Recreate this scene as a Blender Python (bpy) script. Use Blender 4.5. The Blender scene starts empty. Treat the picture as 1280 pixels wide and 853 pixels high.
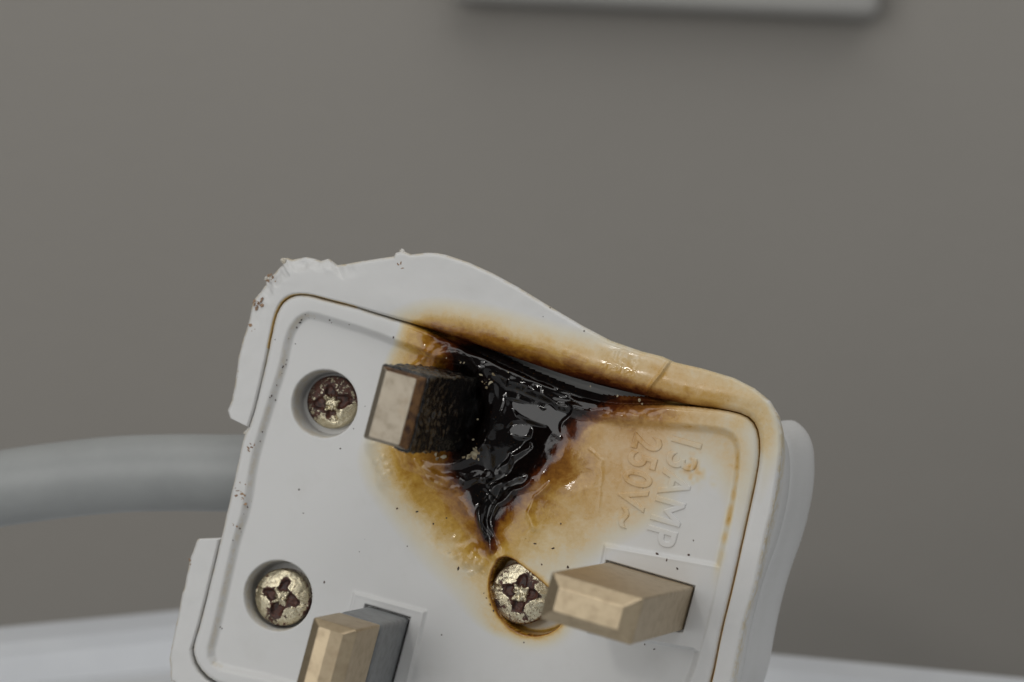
import bpy, bmesh, math, random
import numpy as np
from mathutils import Matrix, Vector

random.seed(4)
rng = np.random.default_rng(11)
scene = bpy.context.scene
COL = scene.collection
MM = 0.001
R_ = math.radians

# ------------------------------------------------------------------ camera
PITCH, ROLL = R_(-10.0), R_(2.4)
F = 4260.0
cam_d = bpy.data.cameras.new('camera')
cam_d.sensor_width = 36.0
cam_d.lens = F / 1280.0 * 36.0
cam_d.clip_start, cam_d.clip_end = 0.01, 50.0
cam_d.dof.use_dof = True
cam_d.dof.focus_distance = 0.302
cam_d.dof.aperture_fstop = 27.0
cam = bpy.data.objects.new('camera', cam_d)
COL.objects.link(cam)
M_CAM = (Matrix.Translation((0, -0.3, 0)) @ Matrix.Rotation(math.pi / 2 + PITCH, 4, 'X')
         @ Matrix.Rotation(ROLL, 4, 'Z'))
cam.matrix_world = M_CAM
scene.camera = cam

# ------------------------------------------------------------------ light
world = bpy.data.worlds.new('World')
scene.world = world
world.use_nodes = True
world.node_tree.nodes['Background'].inputs[0].default_value = (0.93, 0.97, 1.0, 1)
world.node_tree.nodes['Background'].inputs[1].default_value = 0.065


def area_lamp(name, cam_dir, dist, sx, sy, power, color, target=(0, 0, -0.305)):
    """soft lamp standing cam_dir * dist away from the plug, turned to it"""
    d = bpy.data.lights.new(name, 'AREA')
    d.shape = 'RECTANGLE'
    d.size, d.size_y, d.energy, d.color = sx, sy, power, color
    o = bpy.data.objects.new(name, d)
    COL.objects.link(o)
    t = Vector(target)
    p = M_CAM @ (t + Vector(cam_dir).normalized() * dist)
    t = M_CAM @ t
    o.matrix_world = Matrix.Translation(p) @ (p - t).to_track_quat('Z', 'Y').to_matrix().to_4x4()
    return o


area_lamp('window_light', (-0.61, 0.24, 0.75), 0.80, 0.52, 0.62, 2.05, (1.0, 0.995, 0.98))
area_lamp('ceiling_bounce_fill', (0.15, 0.97, 0.25), 1.10, 1.5, 1.5, 11.5, (1.0, 0.99, 0.97))  # added overhead fill standing in for ceiling bounce, not a fitting
area_lamp('side_fill', (0.93, 0.20, 0.30), 1.10, 0.9, 0.9, 1.25, (0.97, 0.985, 1.0))  # added soft fill from the right, in place of brighter world light
area_lamp('small_lamp', (-0.293, 0.243, 0.925), 0.70, 0.03, 0.03, 0.32, (1.0, 0.97, 0.92))

scene.view_settings.view_transform = 'Standard'
scene.view_settings.look = 'None'
scene.view_settings.exposure = 0.0
scene.view_settings.gamma = 1.0
scene.view_settings.use_curve_mapping = False

# ------------------------------------------------------------------ plug frame (u to the earth pin, v up, n out of the face; mm)
RP = np.array([[0.93859489, 0.25846397, -0.22855197],
               [-0.26044031, 0.96523893, 0.02201485],
               [0.22629731, 0.03886112, 0.97328277]])
TP = np.array([-9.0727, -16.7125, -305.612])
M_PLUG = M_CAM @ Matrix([[*RP[i], TP[i] * MM] for i in range(3)] + [[0, 0, 0, 1]])


def face(x, y, n=0.0):
    """the point of the plug's face plane at height n under a photo pixel -> (u, v) mm"""
    d = RP.T @ np.array([(x - 640) / F, -(y - 426.5) / F, -1.0])
    o = -RP.T @ TP
    q = o + (n - o[2]) / d[2] * d
    return q[:2]


def faces(pts, n=0.0):
    return np.array([face(x, y, n) for x, y in pts])


# ------------------------------------------------------------------ helpers
def sstep(a, b, x):
    t = np.clip((x - a) / (b - a), 0, 1)
    return t * t * (3 - 2 * t)


def seg_dist(P, a, b):
    ab, ap = b - a, P - a
    t = np.clip((ap @ ab) / max(ab @ ab, 1e-9), 0, 1)
    return np.linalg.norm(ap - t[:, None] * ab, axis=1)


def line_dist(P, pts):
    d = np.full(len(P), 1e9)
    for a, b in zip(pts[:-1], pts[1:]):
        d = np.minimum(d, seg_dist(P, a, b))
    return d


def sdf(P, poly):
    d = np.full(len(P), 1e9)
    ins = np.zeros(len(P), bool)
    for a, b in zip(poly, np.roll(poly, -1, 0)):
        d = np.minimum(d, seg_dist(P, a, b))
        c = (a[1] > P[:, 1]) != (b[1] > P[:, 1])
        if abs(b[1] - a[1]) > 1e-12:
            ins ^= c & (P[:, 0] < (b[0] - a[0]) * (P[:, 1] - a[1]) / (b[1] - a[1]) + a[0])
    return np.where(ins, -d, d)


def smooth_poly(pts, it=2):
    pts = np.asarray(pts, float)
    for _ in range(it):                       # corner cutting
        nx = np.roll(pts, -1, 0)
        pts = np.stack([pts * .75 + nx * .25, pts * .25 + nx * .75], 1).reshape(-1, 2)
    return pts


def noise2(P, scale, seed):
    g = np.random.default_rng(seed).random((64, 64))
    q = P / scale + 500.37
    i = np.floor(q).astype(int)
    f = q - i
    f = f * f * (3 - 2 * f)
    i0, i1 = i % 64, (i + 1) % 64
    a = g[i0[:, 0], i0[:, 1]] * (1 - f[:, 0]) + g[i1[:, 0], i0[:, 1]] * f[:, 0]
    b = g[i0[:, 0], i1[:, 1]] * (1 - f[:, 0]) + g[i1[:, 0], i1[:, 1]] * f[:, 0]
    return (a * (1 - f[:, 1]) + b * f[:, 1]) * 2 - 1


def fbm(P, scale, seed, octs=3):
    s, a, t = 0, 1.0, 0
    for k in range(octs):
        s = s + a * noise2(P, scale / 2 ** k, seed + k)
        t += a
        a *= .5
    return s / t


def nested(P, polys, vals):
    """0 outside the first outline, vals[i] on outline i, even in between"""
    ds = [sdf(P, p) for p in polys]
    out = np.zeros(len(P))
    for i in range(len(polys)):
        ins = ds[i] < 0
        if i + 1 < len(polys):
            t = -ds[i] / (-ds[i] + np.maximum(ds[i + 1], 1e-6) + 1e-9)
            out = np.where(ins, vals[i] + (vals[i + 1] - vals[i]) * np.clip(t, 0, 1), out)
        else:
            out = np.where(ins, vals[i], out)
    return out


def link(name, me, parent=None, mat=None, smooth=True):
    o = bpy.data.objects.new(name, me)
    COL.objects.link(o)
    if parent is not None:
        o.parent = parent
    if mat is not None:
        for m in (mat if isinstance(mat, (list, tuple)) else [mat]):
            me.materials.append(m)
    me.polygons.foreach_set('use_smooth', np.full(len(me.polygons), smooth))
    return o


def grid_mesh(name, V, quads, attrs=None):
    me = bpy.data.meshes.new(name)
    me.vertices.add(len(V))
    me.vertices.foreach_set('co', (np.asarray(V) * MM).astype(np.float32).ravel())
    nq = len(quads)
    me.loops.add(nq * 4)
    me.loops.foreach_set('vertex_index', np.asarray(quads, np.int32).ravel())
    me.polygons.add(nq)
    me.polygons.foreach_set('loop_start', np.arange(nq, dtype=np.int32) * 4)
    me.update(calc_edges=True)
    me.validate()
    for k, v in (attrs or {}).items():
        a = me.attributes.new(k, 'FLOAT', 'POINT')
        a.data.foreach_set('value', np.asarray(v, np.float32))
    return me


def ring_quads(rows, n, close=True):
    j = np.arange(n)
    j2 = (j + 1) % n
    q = []
    for r in range(rows - 1):
        q.append(np.stack([r * n + j, (r + 1) * n + j, (r + 1) * n + j2, r * n + j2], 1))
    return np.concatenate(q)


# ------------------------------------------------------------------ materials
class NT:
    def __init__(self, name):
        self.m = bpy.data.materials.new(name)
        self.m.use_nodes = True
        self.t = self.m.node_tree
        self.b = self.t.nodes['Principled BSDF']

    def n(self, kind, **kw):
        nd = self.t.nodes.new('ShaderNode' + kind)
        for k, v in kw.items():
            if k in ('ins',):
                for kk, vv in v.items():
                    if isinstance(vv, bpy.types.NodeSocket):
                        self.t.links.new(vv, nd.inputs[kk])
                    else:
                        nd.inputs[kk].default_value = vv
            else:
                setattr(nd, k, v)
        return nd

    def math(self, op, a, b=0.0, clamp=False):
        return self.n('Math', operation=op, use_clamp=clamp, ins={0: a, 1: b}).outputs[0]

    def rng(self, x, a, b, c=0.0, d=1.0, smooth=True):
        nd = self.n('MapRange', ins={0: x, 1: a, 2: b, 3: c, 4: d})
        nd.interpolation_type = 'SMOOTHSTEP' if smooth else 'LINEAR'
        return nd.outputs[0]

    def mix(self, f, a, b):
        nd = self.n('Mix', data_type='RGBA')
        for s, v in ((nd.inputs[0], f), (nd.inputs[6], a), (nd.inputs[7], b)):
            if isinstance(v, bpy.types.NodeSocket):
                self.t.links.new(v, s)
            else:
                s.default_value = v if not isinstance(v, tuple) else (*v[:3], 1)
        return nd.outputs[2]

    def coords(self):
        tc = self.n('TexCoord')
        mp = self.n('Mapping', ins={'Vector': tc.outputs['Object'], 'Scale': (1000, 1000, 1000)})
        return mp.outputs[0]

    def noise(self, v, scale, detail=3, rough=.55, dist=0.0):
        return self.n('TexNoise', ins={'Vector': v, 'Scale': scale, 'Detail': detail, 'Roughness': rough,
                                       'Distortion': dist}).outputs['Fac']

    def attr(self, name):
        return self.n('Attribute', attribute_name=name).outputs['Fac']

    def ramp(self, f, stops):
        nd = self.n('ValToRGB')
        e = nd.color_ramp.elements
        while len(e) < len(stops):
            e.new(0.5)
        for el, (p, c) in zip(e, stops):
            el.position = p
            el.color = (*c, 1)
        self.t.links.new(f, nd.inputs[0])
        return nd.outputs[0]

    def set(self, **kw):
        for k, v in kw.items():
            s = self.b.inputs[k.replace('_', ' ')]
            if isinstance(v, bpy.types.NodeSocket):
                self.t.links.new(v, s)
            else:
                s.default_value = (*v, 1) if isinstance(v, tuple) and len(v) == 3 else v
        return self.m

    def bump(self, h, strength=.5, dist=.0001, normal=None):
        nd = self.n('Bump', ins={'Height': h, 'Strength': strength, 'Distance': dist})
        if normal is not None:
            self.t.links.new(normal, nd.inputs['Normal'])
        return nd.outputs[0]


def plastic_material():
    k = NT('scorched_white_plastic')
    v = k.coords()
    burn, edge, hue = k.attr('burn'), k.attr('edge'), k.attr('hue')
    n1 = k.noise(v, 0.55, 5, .6, .6)
    n2 = k.noise(v, 2.6, 4, .65)
    wob = k.math('ADD', k.math('MULTIPLY', k.math("SUBTRACT", n1, .5), .40),
                 k.math('MULTIPLY', k.math('SUBTRACT', n2, .5), .22))
    amt = k.math('MULTIPLY', k.rng(burn, 0.02, .30), k.rng(burn, .86, 1.0, 1, .25))
    b = k.math('ADD', burn, k.math('MULTIPLY', wob, amt), clamp=True)
    yellow = k.ramp(b, [(0, (.604, .603, .594)), (.10, (.61, .565, .45)), (.24, (.61, .47, .25)), (.42, (.50, .30, .055)),
                        (.58, (.29, .125, .012)), (.73, (.085, .020, .005)), (.86, (.010, .003, .0018)), (1, (.0016, .0015, .0015))])
    peach = k.ramp(b, [(0, (.604, .603, .594)), (.10, (.61, .555, .44)), (.24, (.62, .45, .26)), (.42, (.52, .31, .11)),
                       (.58, (.27, .115, .03)), (.73, (.085, .020, .006)), (.86, (.010, .003, .0018)), (1, (.0016, .0015, .0015))])
    col = k.mix(hue, yellow, peach)
    # brown flecks and faint scratches inside the heated zone
    n3 = k.noise(v, 5.5, 3, .7)
    fl = k.math('MULTIPLY', k.rng(n3, .62, .74), k.math('MULTIPLY', k.rng(b, .08, .3), k.rng(n1, .42, .6)))
    col = k.mix(k.math('MULTIPLY', fl, .65), col, (.20, .085, .015))
    # handled grime on the white
    gr = k.noise(v, .22, 4, .6)
    col = k.mix(k.math('MULTIPLY', k.rng(gr, .5, .8), .22), col, k.mix(k.rng(b, .1, .5), (.47, .455, .42), col))
    # yellowed worn edge
    en = k.noise(v, 1.1, 4, .7)
    ed = k.math('MULTIPLY', edge, k.rng(en, .38, .60))
    col = k.mix(k.math('MULTIPLY', ed, .8), col, k.mix(k.rng(n3, .5, .72), (.55, .46, .27), (.30, .15, .06)))
    # black specks, sparse
    vo = k.n('TexVoronoi', ins={'Vector': v, 'Scale': .55, 'Randomness': 1.0})
    rnd = k.n('SeparateColor', ins={0: vo.outputs['Color']}).outputs[0]
    size = k.rng(rnd, .62, 1.0, 0.0, .055, smooth=False)
    speck = k.rng(k.math('SUBTRACT', vo.outputs['Distance'], size), 0.0, .012, 1, 0)
    col = k.mix(k.math('MULTIPLY', speck, .8), col, (.045, .03, .022))
    wet = k.math('MAXIMUM', k.rng(b, .22, .58), k.attr('gloss'))
    rough = k.math('ADD', k.rng(wet, 0, 1, .40, .055, smooth=False), k.math('MULTIPLY', k.math('SUBTRACT', n2, .5), .12), clamp=True)
    rough = k.math('MAXIMUM', rough, .045)
    rough = k.math('MAXIMUM', rough, k.math('MULTIPLY', k.attr('matte'), .62))
    wv = k.noise(v, .75, 2, .5, .8)
    h = k.math('ADD', k.math('MULTIPLY', wv, k.math('MULTIPLY', wet, .22)), k.math('MULTIPLY', k.noise(v, 7.0, 3, .6), .05))
    nb = k.bump(h, .55, .00018)
    return k.set(Base_Color=col, Roughness=rough, Normal=nb, IOR=1.5, Specular_IOR_Level=k.rng(k.attr('matte'), 0, 1, .5, .04))


def brass_material(name, c0=(.50, .405, .275), c1=(.42, .335, .225), rough=.46):
    k = NT(name)
    v = k.coords()
    n = k.noise(v, 1.1, 5, .6)
    fine = k.noise(v, 9.0, 2, .6)
    n2 = k.noise(v, .5, 3, .6)
    col = k.mix(k.rng(n, .42, .72), c0, c1)
    col = k.mix(k.math('MULTIPLY', k.rng(n2, .56, .75), .22), col, (.30, .20, .11))
    st = k.n('Mapping', ins={'Vector': v, 'Scale': (6.0, 6.0, .5)}).outputs[0]
    scr = k.noise(st, 1.0, 2, .5)
    r = k.math('ADD', rough, k.math('MULTIPLY', k.math('SUBTRACT', n, .5), .22))
    h = k.math('ADD', k.math('MULTIPLY', fine, .5), scr)
    return k.set(Base_Color=col, Metallic=1.0, Roughness=r, Normal=k.bump(h, .16, .00002))


def simple(name, col, rough=.5, col2=None, scale=.6, metallic=0.0, bump=.0, bscale=3.0, bdist=.0001, **kw):
    k = NT(name)
    v = k.coords()
    n = k.noise(v, scale, 5, .6)
    c = k.mix(k.rng(n, .38, .68), col, col2) if col2 else col
    if bump:
        k.set(Normal=k.bump(k.noise(v, bscale, 4, .65), bump, bdist))
    return k.set(Base_Color=c, Roughness=rough, Metallic=metallic, **kw)


M_PLASTIC = plastic_material()
M_BRASS = brass_material('dull_brass')
M_BRASS_GREY = brass_material('dull_nickel_brass', (.37, .325, .26), (.33, .285, .22), .52)
M_SCORCH = simple('scorched_brass', (.17, .085, .03), .42, (.05, .022, .012), 1.4, .4, .4, 4)
M_SLEEVE = simple('grey_sleeve', (.20, .21, .215), .50, (.155, .16, .165), 1.0, 0, .15, 5, .00006)
M_CHAR = simple('charred_sleeve', (.004, .0038, .0035), .14, (.007, .006, .005), 1.2, 0, .5, 1.3, .0003)
M_SOOT = simple('soot', (.03, .022, .018), .7, (.075, .035, .02), 1.5)
M_GRIME = simple('brown_grime', (.30, .19, .11), .6, (.12, .055, .03), 2.5)
M_CRUST = simple('pale_crust', (.42, .37, .25), .5, (.16, .11, .05), 2.2, 0, .5, 5)
M_TORN = simple('torn_plastic', (.60, .59, .56), .35, (.50, .44, .33), 1.2, 0, .3, 4)
M_CABLE = simple('grey_flex', (.306, .316, .312), .42, (.280, .290, .287), .15, 0, .08, 4, .00005)


def screw_material():
    k = NT('rusty_screw')
    v = k.coords()
    rust = k.attr('rust')
    n = k.noise(v, 2.4, 5, .7, .5)
    n2 = k.noise(v, 5.0, 4, .7)
    r = k.math('ADD', rust, k.math('ADD', k.math('MULTIPLY', k.math('SUBTRACT', n, .5), 1.5),
                                   k.math('MULTIPLY', k.math('SUBTRACT', n2, .5), .7)), clamp=True)
    f = k.rng(r, .40, .58)
    col = k.mix(k.rng(n2, .4, .65), (.66, .60, .44), (.52, .45, .30))
    rc = k.mix(k.rng(n, .4, .62), (.022, .009, .007), (.090, .029, .016))
    col = k.mix(f, col, rc)
    return k.set(Base_Color=col, Metallic=k.rng(f, 0, 1, .9, .0), Roughness=k.rng(f, 0, 1, .26, .5),
                 Normal=k.bump(k.math('ADD', n2, n), .35, .00010))


M_SCREW = screw_material()

# ------------------------------------------------------------------ outlines (mm, read off the photograph)
INSERT = smooth_poly(np.concatenate([faces(
    [(241.6, 804), (251, 772), (272, 686), (296, 580), (303, 545), (313, 530), (330, 460), (338, 420), (343, 396), (350, 381), (359, 373),
     (370, 369), (387, 370), (407, 376), (440, 384), (480, 397), (520, 409), (560, 428), (620, 455), (680, 482), (735, 503), (780, 507),
     (820, 506.5), (860, 509), (900, 513), (930, 520), (943, 533), (948, 556), (945, 590), (930, 660), (915, 730), (900, 790), (888, 853)], .8),
    np.array([(29.9, -14.8), (29.2, -17), (27, -18.1), (20, -18.3), (0, -18.4), (-12, -18.5), (-14.18, -18.4), (-15.7, -17.6), (-16.6, -16.4)])]), 1)
PANEL = smooth_poly(np.concatenate([faces(
    [(296, 839), (270, 833), (262, 817), (270, 788), (286, 718), (296, 673), (309, 634), (317, 580), (325, 549), (341, 497), (354, 457.5),
     (361, 421), (371, 402), (384, 393.5), (396, 395), (413, 400), (462, 415), (502, 431), (560, 452), (640, 480), (700, 505), (739, 522), (778, 528), (844, 533),
     (890, 536.5), (913, 541), (922, 554.5), (923, 577.5), (918, 617), (910, 656), (900, 700), (885, 770), (862, 853)], .2),
    np.array([(26.5, -15.5), (25, -16.6), (0, -16.7), (-8.6, -16.65)])]), 1)
COVER_PX = [(284, 513), (289, 500), (298, 448), (308, 408), (315, 379), (318, 372), (323, 366), (330, 355), (329, 351), (332, 346), (336, 347),
            (341, 341), (347, 334), (351, 331), (349, 325.5), (354, 322), (361, 324.5), (370, 322.5), (379, 321), (389, 323), (397, 326), (401, 325),
            (407, 323), (413, 327), (418, 331), (430, 330), (443, 328), (462, 325), (482, 322), (492, 320.5), (494, 316), (502, 314.5), (510, 317), (512, 318.5),
            (533, 316), (545, 316.5), (557, 319), (584, 328), (614, 341.6), (646, 359), (688, 384.6), (726, 407), (762, 426), (801, 439.5), (827, 446),
            (836, 450), (842, 453), (877, 461), (916, 472.5), (942.5, 486), (962, 502), (972, 518.5), (977, 541), (977, 564), (972, 600.5),
            (965.5, 640), (959, 665), (945, 732), (930, 781), (916, 853)]
COVER = np.concatenate([faces(COVER_PX, .5), np.array([(32.3, -15), (31.6, -18), (29.5, -19.9), (26, -20.6), (0, -20.8), (-14, -20.8), (-16.6, -20.4), (-18, -19.3)]),
                        faces([(213, 853), (211, 825), (216, 800), (227.5, 740), (229, 736), (237.5, 695), (246, 675), (249, 673), (253, 675), (271, 679.5)], .5),
                        faces([(273.5, 679), (297, 580), (304, 545), (312.5, 531), (310, 530.5), (287, 523)], .5)])

# scorch outlines
B0 = smooth_poly(faces([(505, 370), (498, 418), (476, 450), (458, 530), (440, 572), (452, 612), (488, 662), (518, 702), (556, 742), (600, 792),
                        (640, 806), (692, 796), (725, 722), (762, 692), (806, 668), (838, 645), (858, 606), (880, 590), (905, 640), (925, 690), (948, 650), (960, 560),
                        (945, 500), (880, 480), (780, 440), (640, 400)], .3), 2)
B1 = smooth_poly(faces([(512, 395), (500, 425), (488, 455), (474, 540), (478, 592), (505, 632), (540, 672), (575, 707), (600, 735), (608, 780), (640, 795), (662, 790), (640, 705),
                        (685, 692), (722, 684), (760, 652), (805, 640), (822, 600), (826, 560), (850, 536), (905, 545), (918, 590), (926, 590), (925, 548), (900, 534), (930, 535), (925, 512),
                        (880, 494), (800, 480), (700, 450), (600, 410)], .3), 2)
B2 = smooth_poly(faces([(516, 402), (508, 440), (492, 560), (500, 602), (522, 626), (552, 652), (582, 682), (604, 704), (632, 684), (650, 656),
                        (690, 634), (737, 612), (742, 580), (722, 548), (745, 528), (850, 531), (850, 505), (800, 494), (700, 455), (600, 420)], .3), 2)
B3 = smooth_poly(faces([(536, 413), (550, 440), (550, 560), (556, 590), (572, 612), (588, 643), (597, 664), (605, 686), (617, 695), (622, 684), (620, 662), (632, 648), (654, 624), (684, 594),
                        (706, 566), (724, 540), (752, 517), (825, 506), (822, 496), (700, 462), (600, 425)], .3), 2)
B4 = smooth_poly(faces([(578, 433), (572, 470), (572, 555), (578, 585), (587, 608), (595, 634), (600, 654), (607, 676), (613, 670), (615, 642), (636, 614), (656, 592),
                        (674, 564), (686, 540), (702, 522), (722, 508), (760, 498), (700, 471), (610, 436)], .3), 2)
BURN_LEVELS = ([B0, B1, B2, B3, B4], [0, .21, .43, .64, .97])
K1 = smooth_poly(faces([(470, 400), (492, 384), (530, 370), (570, 371), (625, 381), (690, 400), (735, 410), (775, 418), (830, 436), (880, 455), (940, 478), (972, 512),
                        (984, 560), (965, 610), (948, 640), (942, 600), (950, 550), (930, 515), (860, 525), (700, 520)], .6), 2)
K2 = smooth_poly(faces([(505, 408), (530, 399), (560, 402), (600, 409), (660, 428), (720, 446), (775, 465), (815, 482), (870, 499), (905, 508), (880, 520), (700, 520)], .6), 2)
K3 = smooth_poly(faces([(515, 409), (560, 418), (600, 431), (660, 452), (720, 468), (775, 482), (820, 494), (850, 503), (820, 515), (700, 520)], .6), 2)
K4 = smooth_poly(faces([(550, 421), (600, 438), (660, 461), (720, 479), (770, 492), (800, 502), (780, 515), (700, 520)], .6), 2)
K1B = smooth_poly(faces([(503, 408), (522, 396), (545, 391), (575, 394), (620, 402), (670, 418), (720, 432), (765, 440), (800, 444), (838, 450), (880, 462), (935, 483), (960, 508), (968, 540),
                         (960, 570), (948, 560), (938, 525), (905, 512), (860, 525), (700, 520)], .6), 2)
COVER_LEVELS = ([K1, K1B, K2, K3, K4], [0, .21, .42, .72, .95])

# ------------------------------------------------------------------ the plug
plug = bpy.data.objects.new('mains_plug', None)
COL.objects.link(plug)
plug.matrix_world = M_PLUG
plug['label'] = 'white three-pin mains plug burnt black and melted around one pin, with grey flex'
plug['category'] = 'plug'

C_LIVE = np.array([0.35, 11.1])
C_NEUT = np.array([0.0, -11.1])
C_EARTH = np.array([22.2, 0.0])
WELL = [(face(405, 505, .1), 3.0), (face(347, 745, .1), 3.12)]
WELL3 = smooth_poly(faces([(620, 704), (627, 697), (637, 697), (655, 711), (680, 731), (700, 752), (706, 772), (692, 790), (665, 796), (640, 788),
                           (621, 766), (612, 742), (613, 720)], 0), 2)
PAD_N = faces([(443, 741), (531, 765), (506, 870), (418, 850)], .2)
PAD_E = np.array([face(756, 682, .3), (30.5, 4.7), (30.5, -4.3), face(866, 811, .3), face(735, 790, .3)])

RIDGES = [  # photo polylines on the melted skin, width, height (mm)
    ([(648, 592), (626, 602), (608, 620), (601, 640), (603, 664), (613, 684), (626, 698)], .34, .42),
    ([(660, 600), (640, 612), (620, 628), (614, 648), (617, 670), (628, 690)], .26, .30),
    ([(637, 477), (655, 481), (680, 491), (700, 505), (740, 517), (800, 516)], .42, .45),
    ([(634, 498), (628, 515), (626, 530)], .40, .25),
    ([(612, 560), (608, 590), (604, 612)], .45, .25),
    ([(655, 560), (636, 572), (618, 590)], .35, .25),
    ([(690, 606), (668, 620), (660, 640), (664, 660)], .26, .12),
    ([(535, 470), (548, 448), (575, 438), (605, 446), (628, 470)], .50, .42),
    ([(528, 445), (550, 430), (580, 426), (612, 440)], .30, .20),
    ([(505, 565), (524, 585), (550, 597), (580, 601), (606, 596)], .50, .45),
    ([(498, 560), (515, 588), (545, 607), (575, 612)], .28, .18),
    ([(612, 480), (606, 520), (596, 560)], .55, .25),
    ([(735, 560), (752, 575), (750, 640)], .10, .05),
]
BLOBS = [(676, 600, 1.6, .15), (590, 688, .75, .35), (600, 706, .55, .3), (583, 704, .5, .25),
         (570, 694, .35, .2), (470, 577, .30, .06), (480, 572, .26, .05), (474, 587, .30, .06), (488, 590, .26, .06), (480, 594, .26, .05), (485, 582, .26, .05),
         (597, 712, .28, .07), (574, 690, .26, .06), (605, 716, .24, .06), (566, 673, .24, .06), (588, 716, .26, .06), (560, 690, .14, .12)]


PATCHES = [  # skins of melt that lie at their own tilt: outline, slope along u and v, height
    ([(630, 498), (637, 500), (662, 505), (671, 507), (679, 513), (684, 502), (701, 500), (716, 509), (712, 519), (701, 528), (699, 537), (701, 553), (690, 541), (682, 536),
      (671, 532), (656, 526), (643, 519)], .05, -.20, -.05),
    ([(634, 534), (643, 528), (660, 528), (665, 536), (660, 549), (643, 547), (632, 542)], .03, -.25, -.10),
    ([(648, 598), (668, 570), (700, 556), (716, 566), (736, 580), (740, 600), (728, 611), (690, 609), (668, 606)], -.11, .05, None),
    ([(452, 530), (500, 540), (520, 590), (560, 615), (590, 650), (606, 690), (575, 700), (530, 670), (480, 620)], -.09, .05, None),
    ([(604, 600), (618, 585), (634, 566), (640, 575), (630, 596), (622, 622), (612, 632)], .14, .03, .1),
]


def burn_of(P):
    b = nested(P, *BURN_LEVELS)
    for x, y, r, a in [(806, 558, .55, .38), (820, 560, .5, .34), (812, 582, .7, .22), (868, 563, .5, .28), (864, 588, .8, .34), (872, 592, .5, .26), (800, 590, .4, .2), (893, 600, .4, .15)]:
        q = face(x, y, .2)
        b = np.maximum(b, a * np.exp(-((P - q) ** 2).sum(1) / (2 * r * r)) * (.7 + .5 * noise2(P, .35, 77)))
    return b


def hue_of(P):
    c = face(800, 560, .2)
    d = np.linalg.norm(P - c, axis=1)
    return np.clip(1.1 - d / 11.0, 0, 1)


def plate_height(P):
    s_out = sdf(P, INSERT)
    s_pan = sdf(P, PANEL)
    char = sdf(P, B3)
    core = sdf(P, B4)
    keep = sstep(-.6, 1.0, char)                     # rim melted away inside the char
    rim = .62 * sstep(-.42, .36, s_pan)
    rim = rim - .10 * np.clip((s_pan - .9) / 1.2, 0, 1) ** 2
    H = rim * (.25 + .75 * keep)
    # raised squares round the two sound pins, with a tiny welt on their edges
    for poly, h in ((PAD_N, .30), (PAD_E, .50)):
        s = sdf(P, poly)
        p = h * sstep(.16, -.16, s) + .07 * np.exp(-(s / .16) ** 2)
        H = np.maximum(H, p) if poly is PAD_E else H + p * (s_pan < .3)
    # stain-swollen skin
    melt = sstep(.8, -1.2, char)
    H = H + melt * (.26 * fbm(P, 3.6, 21, 2) + .012 * fbm(P, .7, 31, 2))
    WP = P + np.column_stack([.45 * fbm(P, 1.7, 141, 2), .45 * fbm(P, 1.7, 151, 2)])
    bowl = sstep(.3, -2.0, core)
    H = H - bowl * np.clip((P[:, 0] - 1.5) * .13 - (P[:, 1] - 7) * .05, -.4, 1.5)
    for poly, gu, gv, h0 in PATCHES:
        q = smooth_poly(faces(poly, .1), 1)
        sd = sdf(P * .6 + WP * .4 if h0 is not None else WP, q)
        c = q.mean(0)
        m = sstep(.14, -.22, sd) if h0 is not None else sstep(.5, -1.3, sd)
        if h0 is None:
            H = H + m * ((P[:, 0] - c[0]) * gu + (P[:, 1] - c[1]) * gv)
        else:
            base = H[sd < -.1].mean() + (P[:, 0] - c[0]) * gu + (P[:, 1] - c[1]) * gv + .03 * fbm(P, 1.5, 171, 2)
            H = H * (1 - m) + m * base
    soft = sstep(.5, -2.5, sdf(P, B1))
    H = H + soft * (.035 * fbm(P, 2.8, 41, 2))
    amp = .55 + .75 * np.abs(fbm(P, 1.6, 161, 2))
    for pts, w, h in RIDGES:
        d = line_dist(WP, faces(pts, .2))
        near = d < 4 * w
        if near.any():
            H[near] += h * amp[near] * np.exp(-(d[near] / w) ** 2)
    for x, y, r, h in BLOBS:
        q = face(x, y, .2)
        d2 = ((P - q) ** 2).sum(1)
        H += h * np.clip(1 - d2 / (r * r), 0, 1) if r < .31 else h * np.exp(-d2 / (r * r * .6))
    # crater round the burnt pin
    d = np.linalg.norm((P - C_LIVE) / np.array([1.0, 1.12]), axis=1)
    H = H - .9 * sstep(4.0, 2.6, d) + .25 * np.exp(-((d - 4.5) / .45) ** 2)
    for (cu_, cv_, hu, hv) in ((22.2, 0, 4.0, 2.0), (0, -11.1, 2.03, 3.2)):            # the slit each sound pin comes out of
        sr = np.maximum(np.abs(P[:, 0] - cu_) - hu, np.abs(P[:, 1] - cv_) - hv)
        H = H - .7 * sstep(.17, .05, sr)
    # outer edge: rounded, then down into the joint; the joint is choked with melt at the burn
    H = H - .22 * np.clip((s_out + .35) / .35, 0, 1) ** 2.2
    floor = -2.4 + melt * 1.85 + melt * .25 * fbm(P, 1.1, 51, 2)
    H = np.where(s_out > 0, np.maximum(floor, H - 3.4 * sstep(0, .30, s_out)), H)
    # screw wells
    for (c, r) in WELL:
        dd = np.linalg.norm(P - c, axis=1)
        H = np.where(dd < r + .12, np.minimum(H, -2.9 * sstep(r + .12, r - .22, dd)), H)
    s3 = sdf(P, WELL3)
    H = np.where(s3 < .1, H * sstep(-.1, .1, s3) - 2.6 * sstep(.10, -.26, s3), H)
    return H, s_out


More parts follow.
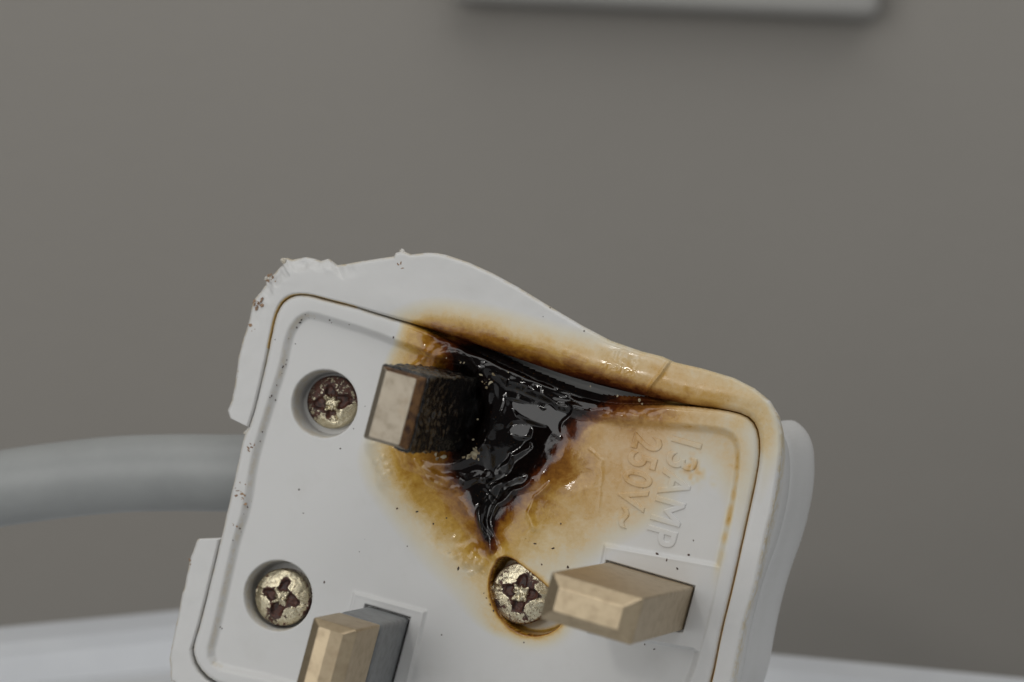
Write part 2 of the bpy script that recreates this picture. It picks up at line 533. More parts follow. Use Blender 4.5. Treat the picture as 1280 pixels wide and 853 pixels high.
STEP = .088
us = np.arange(-17.9, 30.9, STEP)
vs = np.arange(-19.3, 18.6, STEP)
U, Vv = np.meshgrid(us, vs, indexing='ij')
P = np.stack([U.ravel(), Vv.ravel()], 1)
H, s_out = plate_height(P)
nu, nv = len(us), len(vs)
I = np.arange(nu * nv).reshape(nu, nv)
quads = np.stack([I[:-1, :-1], I[1:, :-1], I[1:, 1:], I[:-1, 1:]], -1).reshape(-1, 4)
quads = quads[(s_out[quads] < .75).any(1)]
used = np.zeros(nu * nv, bool)
used[quads.ravel()] = True
remap = np.cumsum(used) - 1
P, H = P[used], H[used]
quads = remap[quads]
burn = burn_of(P)
groove = np.exp(-(sdf(P, PANEL) / .35) ** 2) * sstep(-6, 9, P[:, 0]) * sstep(4.5, 11, P[:, 1] + .35 * (P[:, 0] - 20)) * .34
burn = np.maximum(burn, groove * (.75 + .5 * noise2(P, .8, 90)))
s_ins = sdf(P, INSERT)
s3 = sdf(P, WELL3)
burn = np.maximum(burn, .52 * np.exp(-((s3 + .12) / .35) ** 2) + .25 * np.exp(-(s3 / .9) ** 2) * (s3 > 0))
joint = np.exp(-((s_ins - .12) / .09) ** 2) * (P[:, 0] > 20) * (.72 + .25 * noise2(P, 1.2, 91)) * sstep(-20, -2, P[:, 1])
joint2 = np.exp(-((s_ins - .2) / .14) ** 2) * .40 * sstep(.1, .5, noise2(P, 4.0, 95) + .35) * (P[:, 0] < -10) * (P[:, 1] > 8)
burn = np.maximum(burn, np.maximum(joint, joint2))
wellring = np.zeros(len(P))
for c, r in WELL:
    wellring = np.maximum(wellring, np.exp(-((np.linalg.norm(P - c, axis=1) - r) / .10) ** 2))
edge = np.clip(wellring * .6 + .45 * np.exp(-((sdf(P, PANEL) - .0) / .18) ** 2) * (P[:, 0] < -13.5) + .6 * np.exp(-(s_ins / .15) ** 2), 0, 1) * sstep(.05, .35, .4 - burn)
gloss = np.zeros(len(P))
for x, y, r, h in BLOBS:
    gloss = np.maximum(gloss, (np.linalg.norm(P - face(x, y, .2), axis=1) < r * 1.3) * (r < .9))
V3 = np.column_stack([P, H])
plate = link('base_plate', grid_mesh('base_plate', V3, quads, {'burn': burn, 'edge': edge, 'hue': hue_of(P), 'gloss': gloss, 'matte': sstep(.0, .25, s_ins)}), plug, M_PLASTIC)


def height_at(q):
    i = np.argmin(((P - q) ** 2).sum(1))
    return H[i]


# ---- raised lettering
def lettering(text, pix, cap, length):
    cu = bpy.data.curves.new('lettering', 'FONT')
    cu.body = text
    cu.size = 1.0
    cu.space_character = 1.12
    cu.extrude, cu.bevel_depth, cu.bevel_resolution = .004, .034, 2
    cu.offset = .0
    tmp = bpy.data.objects.new('tmp', cu)
    COL.objects.link(tmp)
    me = bpy.data.meshes.new_from_object(tmp.evaluated_get(bpy.context.evaluated_depsgraph_get()))
    bpy.data.objects.remove(tmp)
    co = np.zeros(len(me.vertices) * 3)
    me.vertices.foreach_get('co', co)
    co = co.reshape(-1, 3)
    w = co[:, 0].max() - co[:, 0].min()
    sx, sy = length / w, cap / (co[:, 1].max() if '~' not in text else .729)
    q = face(*pix, .1)
    out = np.column_stack([q[0] + co[:, 1] * sy, q[1] - (co[:, 0] - co[:, 0].min()) * sx, .00 + co[:, 2] * 3.0])
    me.vertices.foreach_set('co', (out * MM).ravel())
    for k, vals in (('burn', burn_of(out[:, :2]) * 1.12), ('edge', np.zeros(len(out))), ('hue', hue_of(out[:, :2]))):
        a = me.attributes.new(k, 'FLOAT', 'POINT')
        a.data.foreach_set('value', vals.astype(np.float32))
    me.update()
    return link('lettering', me, plug, M_PLASTIC, smooth=False)


lettering('13AMP', (842, 545), 2.7, 9.7)
lettering('250V~', (795, 540), 2.6, 8.5)

# ---- cover: a ring lofted round the plate, then the shell behind it
NT_ = 2200
C0 = np.array([8.0, 0.5])
ang = np.linspace(0, 2 * np.pi, NT_, endpoint=False)
dirs = np.stack([np.cos(ang), np.sin(ang)], 1)


def polar(poly):
    r = np.zeros(NT_)
    for a, b in zip(poly, np.roll(poly, -1, 0)):
        e = b - a
        den = dirs[:, 0] * e[1] - dirs[:, 1] * e[0]
        ac = a - C0
        with np.errstate(divide='ignore', invalid='ignore'):
            t = (ac[0] * e[1] - ac[1] * e[0]) / den
            s = (ac[0] * dirs[:, 1] - ac[1] * dirs[:, 0]) / den
        ok = (s >= -1e-9) & (s <= 1 + 1e-9) & (t > 0) & np.isfinite(t)
        r = np.where(ok, np.maximum(r, np.where(ok, t, 0)), r)
    return r


INNER = smooth_poly(np.concatenate([faces([(240.5, 804), (250, 772), (271, 686), (295, 580), (302, 545), (312, 530), (329, 460), (337, 419.6), (342, 396), (349, 380), (358, 371.5),
    (370, 367.5), (388, 368.5), (408, 374), (441, 382.5), (481, 395), (520, 406), (560, 419), (600, 433), (640, 447), (700, 468), (740, 480), (780, 490), (820, 498.5),
    (860, 506), (900, 511), (932, 518.5), (945, 532), (949.5, 556), (946.5, 590), (931.5, 660), (916.5, 730), (901.5, 790), (889.5, 853)], .7),
    np.array([(30.2, -14.9), (29.5, -17.3), (27.2, -18.45), (20, -18.6), (0, -18.7), (-12, -18.8), (-14.3, -18.7), (-15.95, -17.8), (-16.8, -16.4)])]), 1)
r_i = polar(INNER)
r_o = np.maximum(polar(COVER), r_i + .04)
notch = sstep(.45, .18, r_o - r_i)
BULGE = np.concatenate([faces([(985, 522), (1002, 534), (1012, 552), (1015, 580), (1012, 620), (1000, 670), (981, 720), (966, 780), (954, 853)], -14),
                        np.array([(31.0, -14), (29, -18), (25, -19), (-16.5, -19), (-16.5, 17), (20, 17), (26, 16.2)])])
r_b = polar(smooth_poly(BULGE, 2))
J_ = np.column_stack([np.cos(ang) * 20, np.sin(ang) * 20])
left = sstep(-.55, -.85, np.cos(ang)) * (np.sin(ang) > -.8)
r_o = np.maximum(r_o + left * (.10 * fbm(J_, .9, 201, 4) + .16 * np.minimum(0, fbm(J_, 2.2, 207, 3) + .05)) * (r_o - r_i > .6), r_i + .04)
e_w = (r_o - r_i)
top_melt = np.exp(-((ang - np.arctan2(17.5, 4.0)) / .62) ** 2)     # where the lip rolls into the burn
corner = np.exp(-((ang - (np.arctan2(18.5, -26.0))) / .10) ** 2) + .6 * np.exp(-((ang - 2.40) / .07) ** 2)

rows, nrow = [], []
NR = 46


def add_row(r, n):
    rows.append(np.column_stack([C0 + dirs * r[:, None], n]))


A_ = np.column_stack([np.cos(ang) * 9, np.sin(ang) * 9])           # noise along the rim
jit = fbm(A_, .35, 61, 3)
add_row(r_i + .05, np.full(NT_, -3.0))
add_row(r_i + .0, np.full(NT_, -1.6))
tt = np.concatenate([np.linspace(0, .12, 8)[:-1], np.linspace(.12, .9, NR - 16), np.linspace(.9, 1, 10)[1:]])
seam = faces([(838, 449), (826, 468), (806, 492)], .6)
for t in tt:
    r = r_i + e_w * t
    pos = C0 + dirs * r[:, None]
    di, do = e_w * t, e_w * (1 - t)
    n = np.full(NT_, .62)
    ri = .22 + 1.5 * top_melt
    n -= (ri * .75 + .05) * np.clip(1 - di / ri, 0, 1) ** 2.2
    n += top_melt * .40 * np.exp(-((di - 1.9) / 1.4) ** 2)          # swollen belly of the lip
    n -= .30 * np.clip(1 - do / .35, 0, 1) ** 2
    n -= corner * (.8 * sstep(1.6, .1, do + .5 * fbm(pos, 1.3, 181, 2)) * (1 + .5 * jit) + .12 * fbm(pos, .5, 185, 2) * sstep(1.8, .6, do))         # broken, chipped corner
    d = line_dist(pos, seam)
    n += .30 * np.exp(-(d / .16) ** 2)
    n += .035 * fbm(pos, 2.2, 71, 3) * (1 - notch)
    spk = np.exp(-(((pos - face(768, 467, .9)) / 1.3) ** 2).sum(1)) + np.exp(-(((pos - face(787, 456, .9)) / 1.1) ** 2).sum(1))
    n += np.minimum(spk, 1) * .035 * np.abs(noise2(pos, .32, 211))
    n += top_melt * .012 * fbm(pos, 1.1, 75, 2)
    n = n * (1 - notch) + notch * -2.0
    add_row(r, n)
n_edge = rows[-1][:, 2]
for dz, k, off in ((-.35, 0, .02), (-1.3, .06, -.02), (-2.3, .4, -.25)):
    add_row((r_o + off) * (1 - k) + r_b * k, np.minimum(n_edge, .35) + dz)
side = sstep(.2, .9, np.cos(ang))
for n, off in ((-3.0, -.3), (-3.6, -.6), (-4.6, -1.2), (-5.6, -1.5), (-6.6, -1.6), (-7.2, -1.5), (-7.7, -1.1), (-8.3, -.85), (-9.6, -.75), (-11.5, -.4), (-13, -.05), (-14.3, .12), (-15.4, .1), (-16.3, -.3), (-17, -1.0), (-17.5, -2), (-17.9, -4), (-18.1, -7)):
    add_row(r_b + off * (.35 + .65 * side) - 1.2 * (1 - side), np.full(NT_, n))
add_row(np.full(NT_, .02), np.full(NT_, -18.3))
V3 = np.concatenate(rows)
P2 = V3[:, :2]
nr = len(rows)
cb = nested(P2, *COVER_LEVELS)
front = V3[:, 2] > -1.2
cb = np.where(front, cb, 0)
ri_all = np.tile(r_i, nr)
ro_all = np.tile(r_o, nr)
rad = np.linalg.norm(P2 - C0, axis=1)
gap = np.exp(-((rad - ri_all) / .06) ** 2) * (P2[:, 0] > 20) * .6
gapl = np.exp(-((rad - ri_all) / .08) ** 2) * (P2[:, 0] < -10) * (P2[:, 1] > 12) * .36
inner_dark = np.repeat(np.arange(nr), NT_) < 2
cb = np.maximum(cb, np.maximum(gap, gapl))
cb = np.where(inner_dark & (P2[:, 1] > 10), np.maximum(cb, .6 + .4 * sstep(-5, -1, P2[:, 0]) * sstep(23, 19, P2[:, 0])), cb)
rows_i = np.repeat(np.arange(nr), NT_)
last_front = 2 + len(tt)
ed = 1.1 * np.exp(-((ro_all - rad) / .16) ** 2) * (rows_i < last_front + 1) + (rows_i >= last_front) * (rows_i < last_front + 2) * .9
ed = ed * (.85 + .15 * (P2[:, 0] < 0)) * (1 - np.tile(notch, nr)) * np.where((P2[:, 1] > 21) & (P2[:, 0] > -12), .6, 1)
cgloss = np.clip(1.4 * np.exp(-(((P2 - face(775, 463, .9)) / 2.2) ** 2).sum(1)), 0, 1) * front
cmatte = np.clip((np.repeat(np.arange(nr), NT_) < 3) + sstep(1.3, .7, rad - ri_all) * np.tile(top_melt, nr), 0, 1)
q = ring_quads(nr, NT_)
cover = link('cover', grid_mesh('cover', V3, q[:, ::-1], {'burn': cb, 'edge': np.clip(ed, 0, 1), 'hue': hue_of(P2) * .9 + .1, 'gloss': cgloss, 'matte': cmatte}), plug, M_PLASTIC)


# ---- pins
def pin_mesh(w, h, length, ch_u, ch_v, peak=0.0, mats=1, sl=0.0):
    bm = bmesh.new()
    w, h = w / 2, h / 2

    def ring(a, b, n, c=.12):
        pts = [(-a + c, -b), (a - c, -b), (a, -b + c), (a, b - c), (a - c, b), (-a + c, b), (-a, b - c), (-a, -b + c)]
        return [bm.verts.new((x * MM, y * MM, n * MM)) for x, y in pts]
    rs = ([ring(w * .86, h * .9, -3), ring(w * .86, h * .9, sl), ring(w, h, sl)] if sl else [ring(w, h, -3), ring(w, h, length * .5)]) + [ ring(w, h, length - ch_u), ring(w - ch_u, h - ch_v, length)]
    for a, b in zip(rs[:-1], rs[1:]):
        for i in range(8):
            bm.faces.new((a[i], a[(i + 1) % 8], b[(i + 1) % 8], b[i]))
    top = rs[-1]
    if peak:
        m0 = bm.verts.new((0, (-h + ch_v) * MM, (length + peak) * MM))
        m1 = bm.verts.new((0, (h - ch_v) * MM, (length + peak) * MM))
        bm.faces.new((top[0], m0, m1, top[5], top[6], top[7]))
        bm.faces.new((m0, top[1], top[2], top[3], top[4], m1))
        bm.faces.new((top[1], m0, top[0])) if False else None
    else:
        bm.faces.new(top)
    for f in bm.faces:
        f.material_index = 1 if (mats > 1 and f.normal.x > .2) else 0
    bm.normal_update()
    if mats > 1:
        for f in bm.faces:
            c = f.calc_center_median()
            f.material_index = 1 if (f.normal.x > .3 or f.normal.y > .6) else 0
    me = bpy.data.meshes.new('pin')
    bm.to_mesh(me)
    bm.free()
    return me


def sleeve_mesh(w, h, n0, n1, rough=0.0, seed=0):
    nn, per = (150, 260) if rough else (12, 64)
    a, b, c = w / 2, h / 2, .22
    L = []
    arc = [(a - c, -b + c, -90), (a - c, b - c, 0), (-a + c, b - c, 90), (-a + c, -b + c, 180)]
    for x, y, s in arc:
        for k in range(5):
            t = R_(s + 90 * k / 4)
            L.append((x + c * math.cos(t), y + c * math.sin(t)))
    L = np.array(L + [L[0]])
    s = np.r_[0, np.cumsum(np.linalg.norm(np.diff(L, axis=0), axis=1))]
    t = np.linspace(0, s[-1], per, endpoint=False)
    base = np.stack([np.interp(t, s, L[:, 0]), np.interp(t, s, L[:, 1])], 1)
    V = []
    inner = base * (1 - .30 / np.array([a, b]).mean())
    prof = [(inner, n0)] + [(base * (1 if 0 < k < nn - 1 else .985), n0 + (n1 - n0) * k / (nn - 1)) for k in range(nn)] + [(inner, n1 - .02)]
    for k, (pts, n) in enumerate(prof):
        pts = pts.copy()
        nz = np.full(per, float(n))
        if rough:
            q2 = np.column_stack([t * 1.0, np.full(per, n)])
            d = rough * (fbm(q2, .9, seed, 3) * .35 + .45 * np.abs(fbm(q2 * [1, .6], .8, seed + 9, 2)))
            sound = sstep(.35, -.1, np.maximum(base[:, 0] / a, base[:, 1] / b - .55))      # this side of the sleeve is shrunk back
            pts = pts * (1 - .07 * sound)[:, None]
            nz = n0 + (nz - n0) * (1 - .62 * sound)
            pts = pts + pts / np.linalg.norm(pts, axis=1)[:, None] * (d * (1 - .8 * sound))[:, None]
            nz += .45 * fbm(q2 * [1, 0], 1.1, seed + 5, 3) * (k / len(prof)) ** 3
        V.append(np.column_stack([pts, nz]))
    V = np.concatenate(V)
    return grid_mesh('insulating_sleeve', V, ring_quads(len(prof), per)[:, ::-1])


def add_pin(c, me, mats, rot, base=0.0, bev=.10):
    o = link('pin', me, plug, mats, smooth=False)
    o.matrix_local = Matrix.Translation((c[0] * MM, c[1] * MM, base * MM)) @ rot
    b = o.modifiers.new('edges', 'BEVEL')
    b.width, b.segments, b.limit_method, b.angle_limit = bev * MM, 2, 'ANGLE', R_(20)
    return o


def tilt(du, dv):
    return Matrix.Rotation(math.atan(du), 4, 'Y') @ Matrix.Rotation(-math.atan(dv), 4, 'X')


p_live = add_pin(C_LIVE, pin_mesh(4.0, 6.35, 17.7, .6, .25, 0, 2), [M_BRASS_GREY, M_SCORCH], tilt(-.01, .0))
p_live['label'] = 'pin with its sleeve burnt to black char'
sl = link('insulating_sleeve', sleeve_mesh(4.3, 6.6, -1.0, 16.6, .62, 3), p_live, M_CHAR)
sl['label'] = 'charred black crinkled sleeve'
p_neut = add_pin(C_NEUT, pin_mesh(4.0, 6.35, 17.7, .85, .55, .14, 1, 9.5), [M_BRASS], tilt(0, 0))
p_neut['label'] = 'clean brass pin with grey sleeve at its root'
link('insulating_sleeve', sleeve_mesh(4.02, 6.37, -1.0, 9.12), p_neut, M_SLEEVE)
p_earth = add_pin(C_EARTH, pin_mesh(8.0, 4.0, 22.7, 1.15, 1.0), [M_BRASS], tilt(-.015, 0))
p_earth['label'] = 'large bare brass pin standing on its own'


# ---- screws
def screw(c, R, depth, rust_amt, ang0, seed, label, clean=0.0):
    nr_, na = 46, 150
    r = np.concatenate([np.linspace(0.002, R * .95, nr_), [R * .985, R, R, R * .98]])
    a = np.linspace(0, 2 * np.pi, na, endpoint=False)
    V, Ru = [], []
    for k, rr in enumerate(r):
        x, y = rr * np.cos(a), rr * np.sin(a)
        Q = np.column_stack([x, y])
        h = .55 * (1 - (rr / R) ** 2.4) * np.ones(na)
        ca, sa = math.cos(ang0), math.sin(ang0)
        X, Y = x * ca + y * sa, -x * sa + y * ca
        rad_ = np.hypot(X, Y)
        wob = .30 * fbm(Q, .8, seed, 3)
        th = np.arctan2(Y, X)
        arm = .5 + .5 * np.cos(4 * th + 1.2 * fbm(Q, 1.2, seed + 31, 2))            # 1 along the four arms
        cross = rad_ - (.98 + .85 * arm ** 1.6) - wob
        slot = np.maximum(np.abs(Y) - .26 - wob * .3, 1.6 - np.abs(X))
        nub = rad_ - (.42 + .45 * (1 - arm) + .30 * arm ** 6) - .25 * fbm(Q + 3, .5, seed + 3, 2)
        h = h - .34 * sstep(.12, -.45, cross) - .20 * sstep(.06, -.06, slot)
        h = h + (.30 + .25 * fbm(Q, .4, seed + 4, 2)) * sstep(.18, -.22, nub)
        h = h + .05 * fbm(Q, .45, seed + 5, 3)
        ru = sstep(.22, -.20, cross) * sstep(-.05, .12, nub)
        ru = np.clip(ru * .95 + rust_amt + .40 * sstep(.05, .5, fbm(Q, 1.2, seed + 21, 3)) + .22 * np.exp(-((rr - R) / .14) ** 2), 0, 1)
        ru = ru - .55 * sstep(.06, -.12, nub)
        ru = ru - clean * sstep(.5, 1.5, Q @ np.array([.62, -.78]) + .35 * fbm(Q, .9, seed + 41, 2))
        if k >= nr_:
            h = {0: h * 0 - .05, 1: h * 0 - .25, 2: h * 0 - 1.0, 3: h * 0 - 2.0}[k - nr_]
        V.append(np.column_stack([x, y, h]))
        Ru.append(ru)
    me = grid_mesh('screw', np.concatenate(V), ring_quads(len(r), na), {'rust': np.clip(np.concatenate(Ru), 0, 1)})
    o = link('screw', me, plug, M_SCREW)
    o.location = (c[0] * MM, c[1] * MM, depth * MM)
    o['label'] = label
    return o


screw(face(414.5, 503, -1.9), 2.42, -2.1, .60, .35, 101, 'brown rusty screw deep in its hole', .6)
screw(face(352, 747, -1.2), 2.62, -1.35, .27, .0, 211, 'brassy screw with a worn rusty cross')
screw(face(651, 742, -.5), 2.78, -.75, .33, .05, 307, 'brassy screw in a scorched hole with melted edge')

# ---- the level the plug rests on
bpy.context.view_layer.update()
co = np.zeros(len(cover.data.vertices) * 3)
cover.data.vertices.foreach_get('co', co)
W = co.reshape(-1, 3) @ np.array(M_PLUG.to_3x3()).T + np.array(M_PLUG.translation)
Z_TABLE = W[:, 2].min() - .0002


# ---- flex
bez = [face(300, 591.5, -9), face(220, 591, -9), face(130, 594.5, -9), face(0, 611, -9)]
pts = [np.array([b[0] + 12 * 0, b[1], -9.0]) for b in bez]
first = np.array([pts[0][0] + 16, pts[0][1] + 4.6, -9.0])
dl = pts[3] - pts[2]
dl /= np.linalg.norm(dl)
G = np.array(M_PLUG.to_3x3().inverted() @ Vector((0, 0, -1)))      # which way is down, in plug axes
path = [first] + pts
cur, dvec = pts[3].copy(), dl.copy()
TOCAM = np.array(M_PLUG.to_3x3().inverted() @ Vector((0, -1, 0)))
sn = float(dl @ G)
hd = dl - (dl @ G) * G
hd /= np.linalg.norm(hd)
for k in range(26):                                                  # droops, then lies down on the table
    hgt_ = ((M_PLUG @ Vector(cur * MM)).z - (Z_TABLE + .0037)) / MM
    sn = min(sn + .11, .9, max(0.0, hgt_ / 20))
    hd = hd + .05 * TOCAM
    hd = hd - (hd @ G) * G
    hd /= np.linalg.norm(hd)
    cur = cur + 5 * (hd * math.sqrt(1 - sn * sn) + G * sn)
    path.append(cur.copy())


def tube_mesh(name, path, rad, seg=40):
    path = np.array(path)
    # dense smooth centre line
    cu = []
    n = len(path)
    for i in range(n - 1):
        p0, p1, p2, p3 = path[max(i - 1, 0)], path[i], path[i + 1], path[min(i + 2, n - 1)]
        for t in np.linspace(0, 1, 14, endpoint=False):
            cu.append(.5 * ((2 * p1) + (-p0 + p2) * t + (2 * p0 - 5 * p1 + 4 * p2 - p3) * t * t + (-p0 + 3 * p1 - 3 * p2 + p3) * t ** 3))
    cu.append(path[-1])
    cu = np.array(cu)
    V = []
    up = np.array([0, 0, 1.0])
    for i in range(len(cu)):
        t = cu[min(i + 1, len(cu) - 1)] - cu[max(i - 1, 0)]
        t /= np.linalg.norm(t)
        b = np.cross(t, up)
        b /= np.linalg.norm(b)
        c = np.cross(b, t)
        a = np.linspace(0, 2 * np.pi, seg, endpoint=False)
        V.append(cu[i] + rad * (np.cos(a)[:, None] * b + np.sin(a)[:, None] * c))
    V.append(np.repeat(cu[-1:], seg, 0))
    return grid_mesh(name, np.concatenate(V), ring_quads(len(V), seg))


link('flex', tube_mesh('flex', path, 3.62), plug, M_CABLE)

# ---- crumbs of soot, pale crust and torn plastic: loose geometry nobody could count
def chips(name, spots, mat, label=None):
    bm = bmesh.new()
    for (u, v, n, s, flat) in spots:
        m = (Matrix.Translation((u * MM, v * MM, n * MM)) @ Matrix.Rotation(random.random() * 6.28, 4, 'Z')
             @ Matrix.Rotation(random.uniform(-.5, .5), 4, 'X') @ Matrix.Diagonal((s * MM * random.uniform(.6, 2.0), s * MM, s * MM * flat, 1)))
        r = bmesh.ops.create_icosphere(bm, subdivisions=1, radius=1, matrix=m)
        for vert in r['verts']:
            vert.co += Vector((random.uniform(-1, 1), random.uniform(-1, 1), random.uniform(-1, 1) * flat)) * s * MM * .42
    me = bpy.data.meshes.new(name)
    bm.to_mesh(me)
    bm.free()
    o = link(name, me, plug, mat, smooth=False)
    o['kind'] = 'stuff'
    if label:
        o['label'] = label
    return o


def on_plate(x, y):
    q = face(x, y, .3)
    return q[0], q[1], height_at(q)


spots = []
for (x, y, s) in [(577, 397, .11), (709, 709, .15), (821, 693, .15), (572, 711, .11), (860, 694, .10), (834, 700, .09), (847, 711, .09), (495, 636, .10), (508, 683, .06),
                  (404, 728, .09), (313, 728, .08), (300, 661, .09), (309, 634, .09), (346, 482, .10), (340, 495, .11), (343, 500, .10), (338, 497, .08), (353, 459, .11),
                  (374, 403, .10), (368, 430, .06), (424, 561, .07), (437, 406, .07), (493, 422, .10), (276, 786, .09), (690, 686, .09), (668, 680, .08),
                  (676, 706, .07), (600, 570, .1), (520, 640, .08), (540, 655, .09), (556, 648, .07), (615, 660, .07), (700, 655, .08), (803, 610, .08), (840, 640, .05), (866, 676, .06),
                  (848, 742, .07), (817, 812, .07), (805, 806, .06), (612, 756, .09), (607, 748, .07), (616, 764, .07), (604, 742, .06), (441, 536, .05), (455, 508, .05), (448, 690, .05), (378, 642, .05)]:
    q = on_plate(x, y)
    spots.append((*q, s, .5))
for _ in range(70):                                                  # soot caught along the edge of the recess
    a, b = PANEL[(k := random.randrange(len(PANEL)))], PANEL[(k + 1) % len(PANEL)]
    q = a + (b - a) * random.random() + rng.normal(0, .14, 2)
    if q[0] < -11 and q[1] > -6 and random.random() < .8:
        spots.append((q[0], q[1], height_at(q), random.uniform(.03, .08), .6))
for (cu_, cv_, ru_, rv_) in ((22.2, 0, 4.08, 2.08), (0, -11.1, 2.1, 3.3)):
    for _ in range(45):
        t = random.uniform(-1, 1)
        q = np.array((cu_ + t * ru_, cv_ + rv_)) if random.random() < .6 else np.array((cu_ + ru_, cv_ + t * rv_))
        q = q + rng.normal(0, .02, 2)
        spots.append((q[0], q[1], height_at(q) + .01, random.uniform(.015, .045) * random.uniform(.6, 1.5), .8))
chips('soot_specks', spots, M_SOOT, 'dark specks of soot')
spots = []
for (x, y, k_, sp) in [(326, 378, 9, 4), (320, 384, 6, 4), (340, 350, 7, 4), (302, 442, 6, 3), (308, 452, 3, 4), (311, 560, 7, 3), (302, 615, 8, 4), (306, 628, 4, 4), (292, 658, 4, 3), (315, 410, 3, 3), (299, 470, 3, 3), (236, 700, 3, 4), (498, 330, 4, 3)]:
    for _ in range(k_):
        q = face(x + random.gauss(0, sp), y + random.gauss(0, sp), .6)
        spots.append((q[0], q[1], .60 if x < 301 or y < 420 else height_at(q), random.uniform(.05, .16), .06))
chips('grime', spots, M_GRIME, 'brown grime on the worn left edge')


spots = []
for (x, y, s, n, m) in [(606, 466, .26, .5, 4), (611, 474, .24, .5, 5), (608, 482, .20, .5, 3), (601, 458, .15, .4, 2), (594, 566, .40, .4, 5), (588, 573, .36, .3, 5), (592, 556, .22, .7, 2), (578, 573, .26, .4, 2),
                        (556, 569, .36, .2, 3), (546, 565, .28, .2, 2), (597, 528, .14, 1.2, 1), (586, 453, .18, .6, 2), (562, 449, .15, .8, 1), (634, 468, .14, .6, 1), (655, 474, .12, .6, 1),
                        (742, 487, .16, .2, 1), (766, 491, .22, .2, 1), (803, 503, .26, .7, 2)]:
    for _ in range(m):
        q = face(x + random.gauss(0, 3.2), y + random.gauss(0, 3.2), n)
        spots.append((q[0], q[1], n + random.uniform(-.1, .1), s * random.uniform(.2, .65), .3))
chips('crust', spots, M_CRUST, 'pale crumbly crust left round the burnt pin')

spots = []
for (x, y, s) in [(353, 326, .17), (334, 349, .13), (500, 317, .26), (504, 318, .2), (310, 537, .24), (312, 541, .22), (262, 677, .16)]:
    for _ in range(4):
        q = face(x + random.gauss(0, 2.2), y + random.gauss(0, 1.6), .2)
        spots.append((q[0], q[1], random.uniform(-.1, .25), s * random.uniform(.4, 1.0), random.uniform(.3, .7)))
chips('torn_edges', spots, M_TORN, 'torn slivers of plastic on the broken edge')

# ------------------------------------------------------------------ the place

def ray(x, y):
    o = np.array(M_CAM.translation)
    d = np.array(M_CAM.to_3x3() @ Vector(((x - 640) / F, -(y - 426.5) / F, -1)))
    return o, d


def on_table(x, y):
    o, d = ray(x, y)
    return (o + (Z_TABLE - o[2]) / d[2] * d)[:2]


far = on_table(307, 746)
dl_ = on_table(0, 775) - far
dr_ = on_table(1280, 839) - far
dl_, dr_ = dl_ / np.linalg.norm(dl_), dr_ / np.linalg.norm(dr_)

k = NT('white_laminate')
v = k.coords()
n = k.noise(v, .05, 4, .6)
M_TABLE = k.set(Base_Color=k.mix(k.rng(n, .35, .7), (.56, .58, .61), (.62, .64, .665)), Roughness=.35, Normal=k.bump(k.noise(v, .9, 3, .6), .1, .0002))

# the white top: a slab with a low moulded lip along its two far edges, corner pointing away from the camera
LL, LR = .62, .62
prof = [(0, -.020), (0, -.0035), (.0012, -.0008), (.003, 0), (.009, 0), (.0115, -.0008), (.014, -.0030), (.018, -.0036), (.021, -.0030), (.0235, -.0015), (.026, 0), (.5, 0)]
# inner field at Z_TABLE; the lip's crest equals it, the groove lies below
bm = bmesh.new()
bis = dl_ + dr_
crossz = dl_[0] * dr_[1] - dl_[1] * dr_[0]
sinang = abs(crossz)
ringv = []
for (s, z) in prof:
    c = far + (dl_ + dr_) * (s / sinang)
    a = c + dl_ * (LL - s)
    b = c + dr_ * (LR - s)
    ringv.append([bm.verts.new((*p, Z_TABLE + z)) for p in (a, c, b)])
for r0, r1 in zip(ringv[:-1], ringv[1:]):
    bm.faces.new((r0[0], r0[1], r1[1], r1[0]))
    bm.faces.new((r0[1], r0[2], r1[2], r1[1]))
bmesh.ops.recalc_face_normals(bm, faces=bm.faces)
me = bpy.data.meshes.new('tabletop')
bm.to_mesh(me)
bm.free()
tab = link('tabletop', me, None, M_TABLE, smooth=False)
tab['kind'] = 'structure'

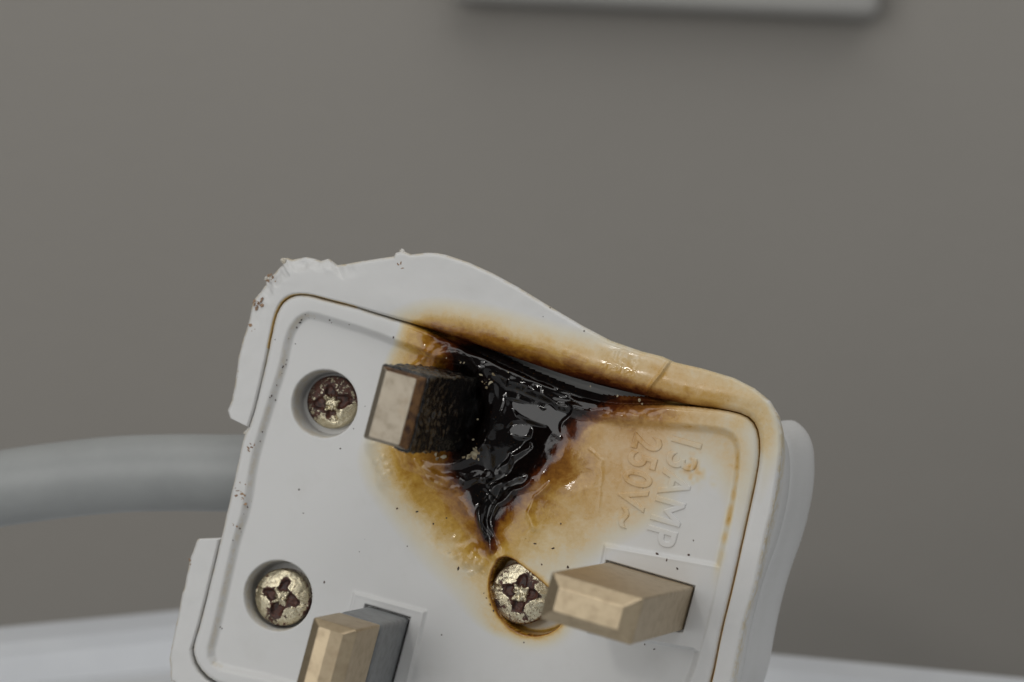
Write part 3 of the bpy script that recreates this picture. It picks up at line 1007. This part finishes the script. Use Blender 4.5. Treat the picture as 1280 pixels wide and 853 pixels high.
# wall behind
k = NT('grey_painted_wall')
tc = k.n('TexCoord').outputs['Object']
n = k.noise(tc, 6, 5, .6)
n2 = k.noise(tc, 400, 3, .6)
M_WALL = k.set(Base_Color=k.mix(k.rng(n, .3, .7), (.340, .320, .290), (.360, .338, .308)), Roughness=.75, Normal=k.bump(n2, .15, .0005))
Y_WALL = .16
me = bpy.data.meshes.new('wall')
bm = bmesh.new()
vv = [bm.verts.new(p) for p in ((-1.2, 0, -.8), (1.2, 0, -.8), (1.2, 0, 1.2), (-1.2, 0, 1.2), (-1.2, .1, -.8), (1.2, .1, -.8), (1.2, .1, 1.2), (-1.2, .1, 1.2))]
for f in ((0, 1, 2, 3), (5, 4, 7, 6), (4, 0, 3, 7), (1, 5, 6, 2), (3, 2, 6, 7), (4, 5, 1, 0)):
    bm.faces.new([vv[i] for i in f])
bm.to_mesh(me)
bm.free()
wall = link('wall', me, None, M_WALL, smooth=False)
wall.location = (0, Y_WALL, 0)
wall['kind'] = 'structure'


def on_wall(x, y, dy=0.0):
    o, d = ray(x, y)
    return o + (Y_WALL - dy - o[1]) / d[1] * d


# pale plate fixed to the wall; only its lower edge hangs into the picture
M_PLATE = simple('pale_plate', (.50, .49, .465), .45, (.47, .46, .44), .03)
a, b = on_wall(560, 6, .005), on_wall(1099, 22, .005)
w, hgt, dep = (b - a)[0], .07, .005
bm = bmesh.new()
bmesh.ops.create_cube(bm, size=1, matrix=Matrix.Diagonal((w, dep, hgt, 1)))
bmesh.ops.bevel(bm, geom=[e for e in bm.edges if abs(e.verts[0].co.y + dep / 2) < 1e-6 and abs(e.verts[1].co.y + dep / 2) < 1e-6]
                + [e for e in bm.edges if abs(e.verts[0].co.y - e.verts[1].co.y) > 1e-4], offset=.0018, segments=4, affect='EDGES', profile=.5)
me = bpy.data.meshes.new('wall_plate')
bm.to_mesh(me)
bm.free()
pl = link('wall_plate', me, None, M_PLATE, smooth=True)
pl.location = ((a[0] + b[0]) / 2, Y_WALL - dep / 2 - .0003, (a[2] + b[2]) / 2 + hgt / 2)
pl['label'] = 'pale blurred flat plate fixed to the grey wall at the top of the picture'
pl['category'] = 'wall plate'
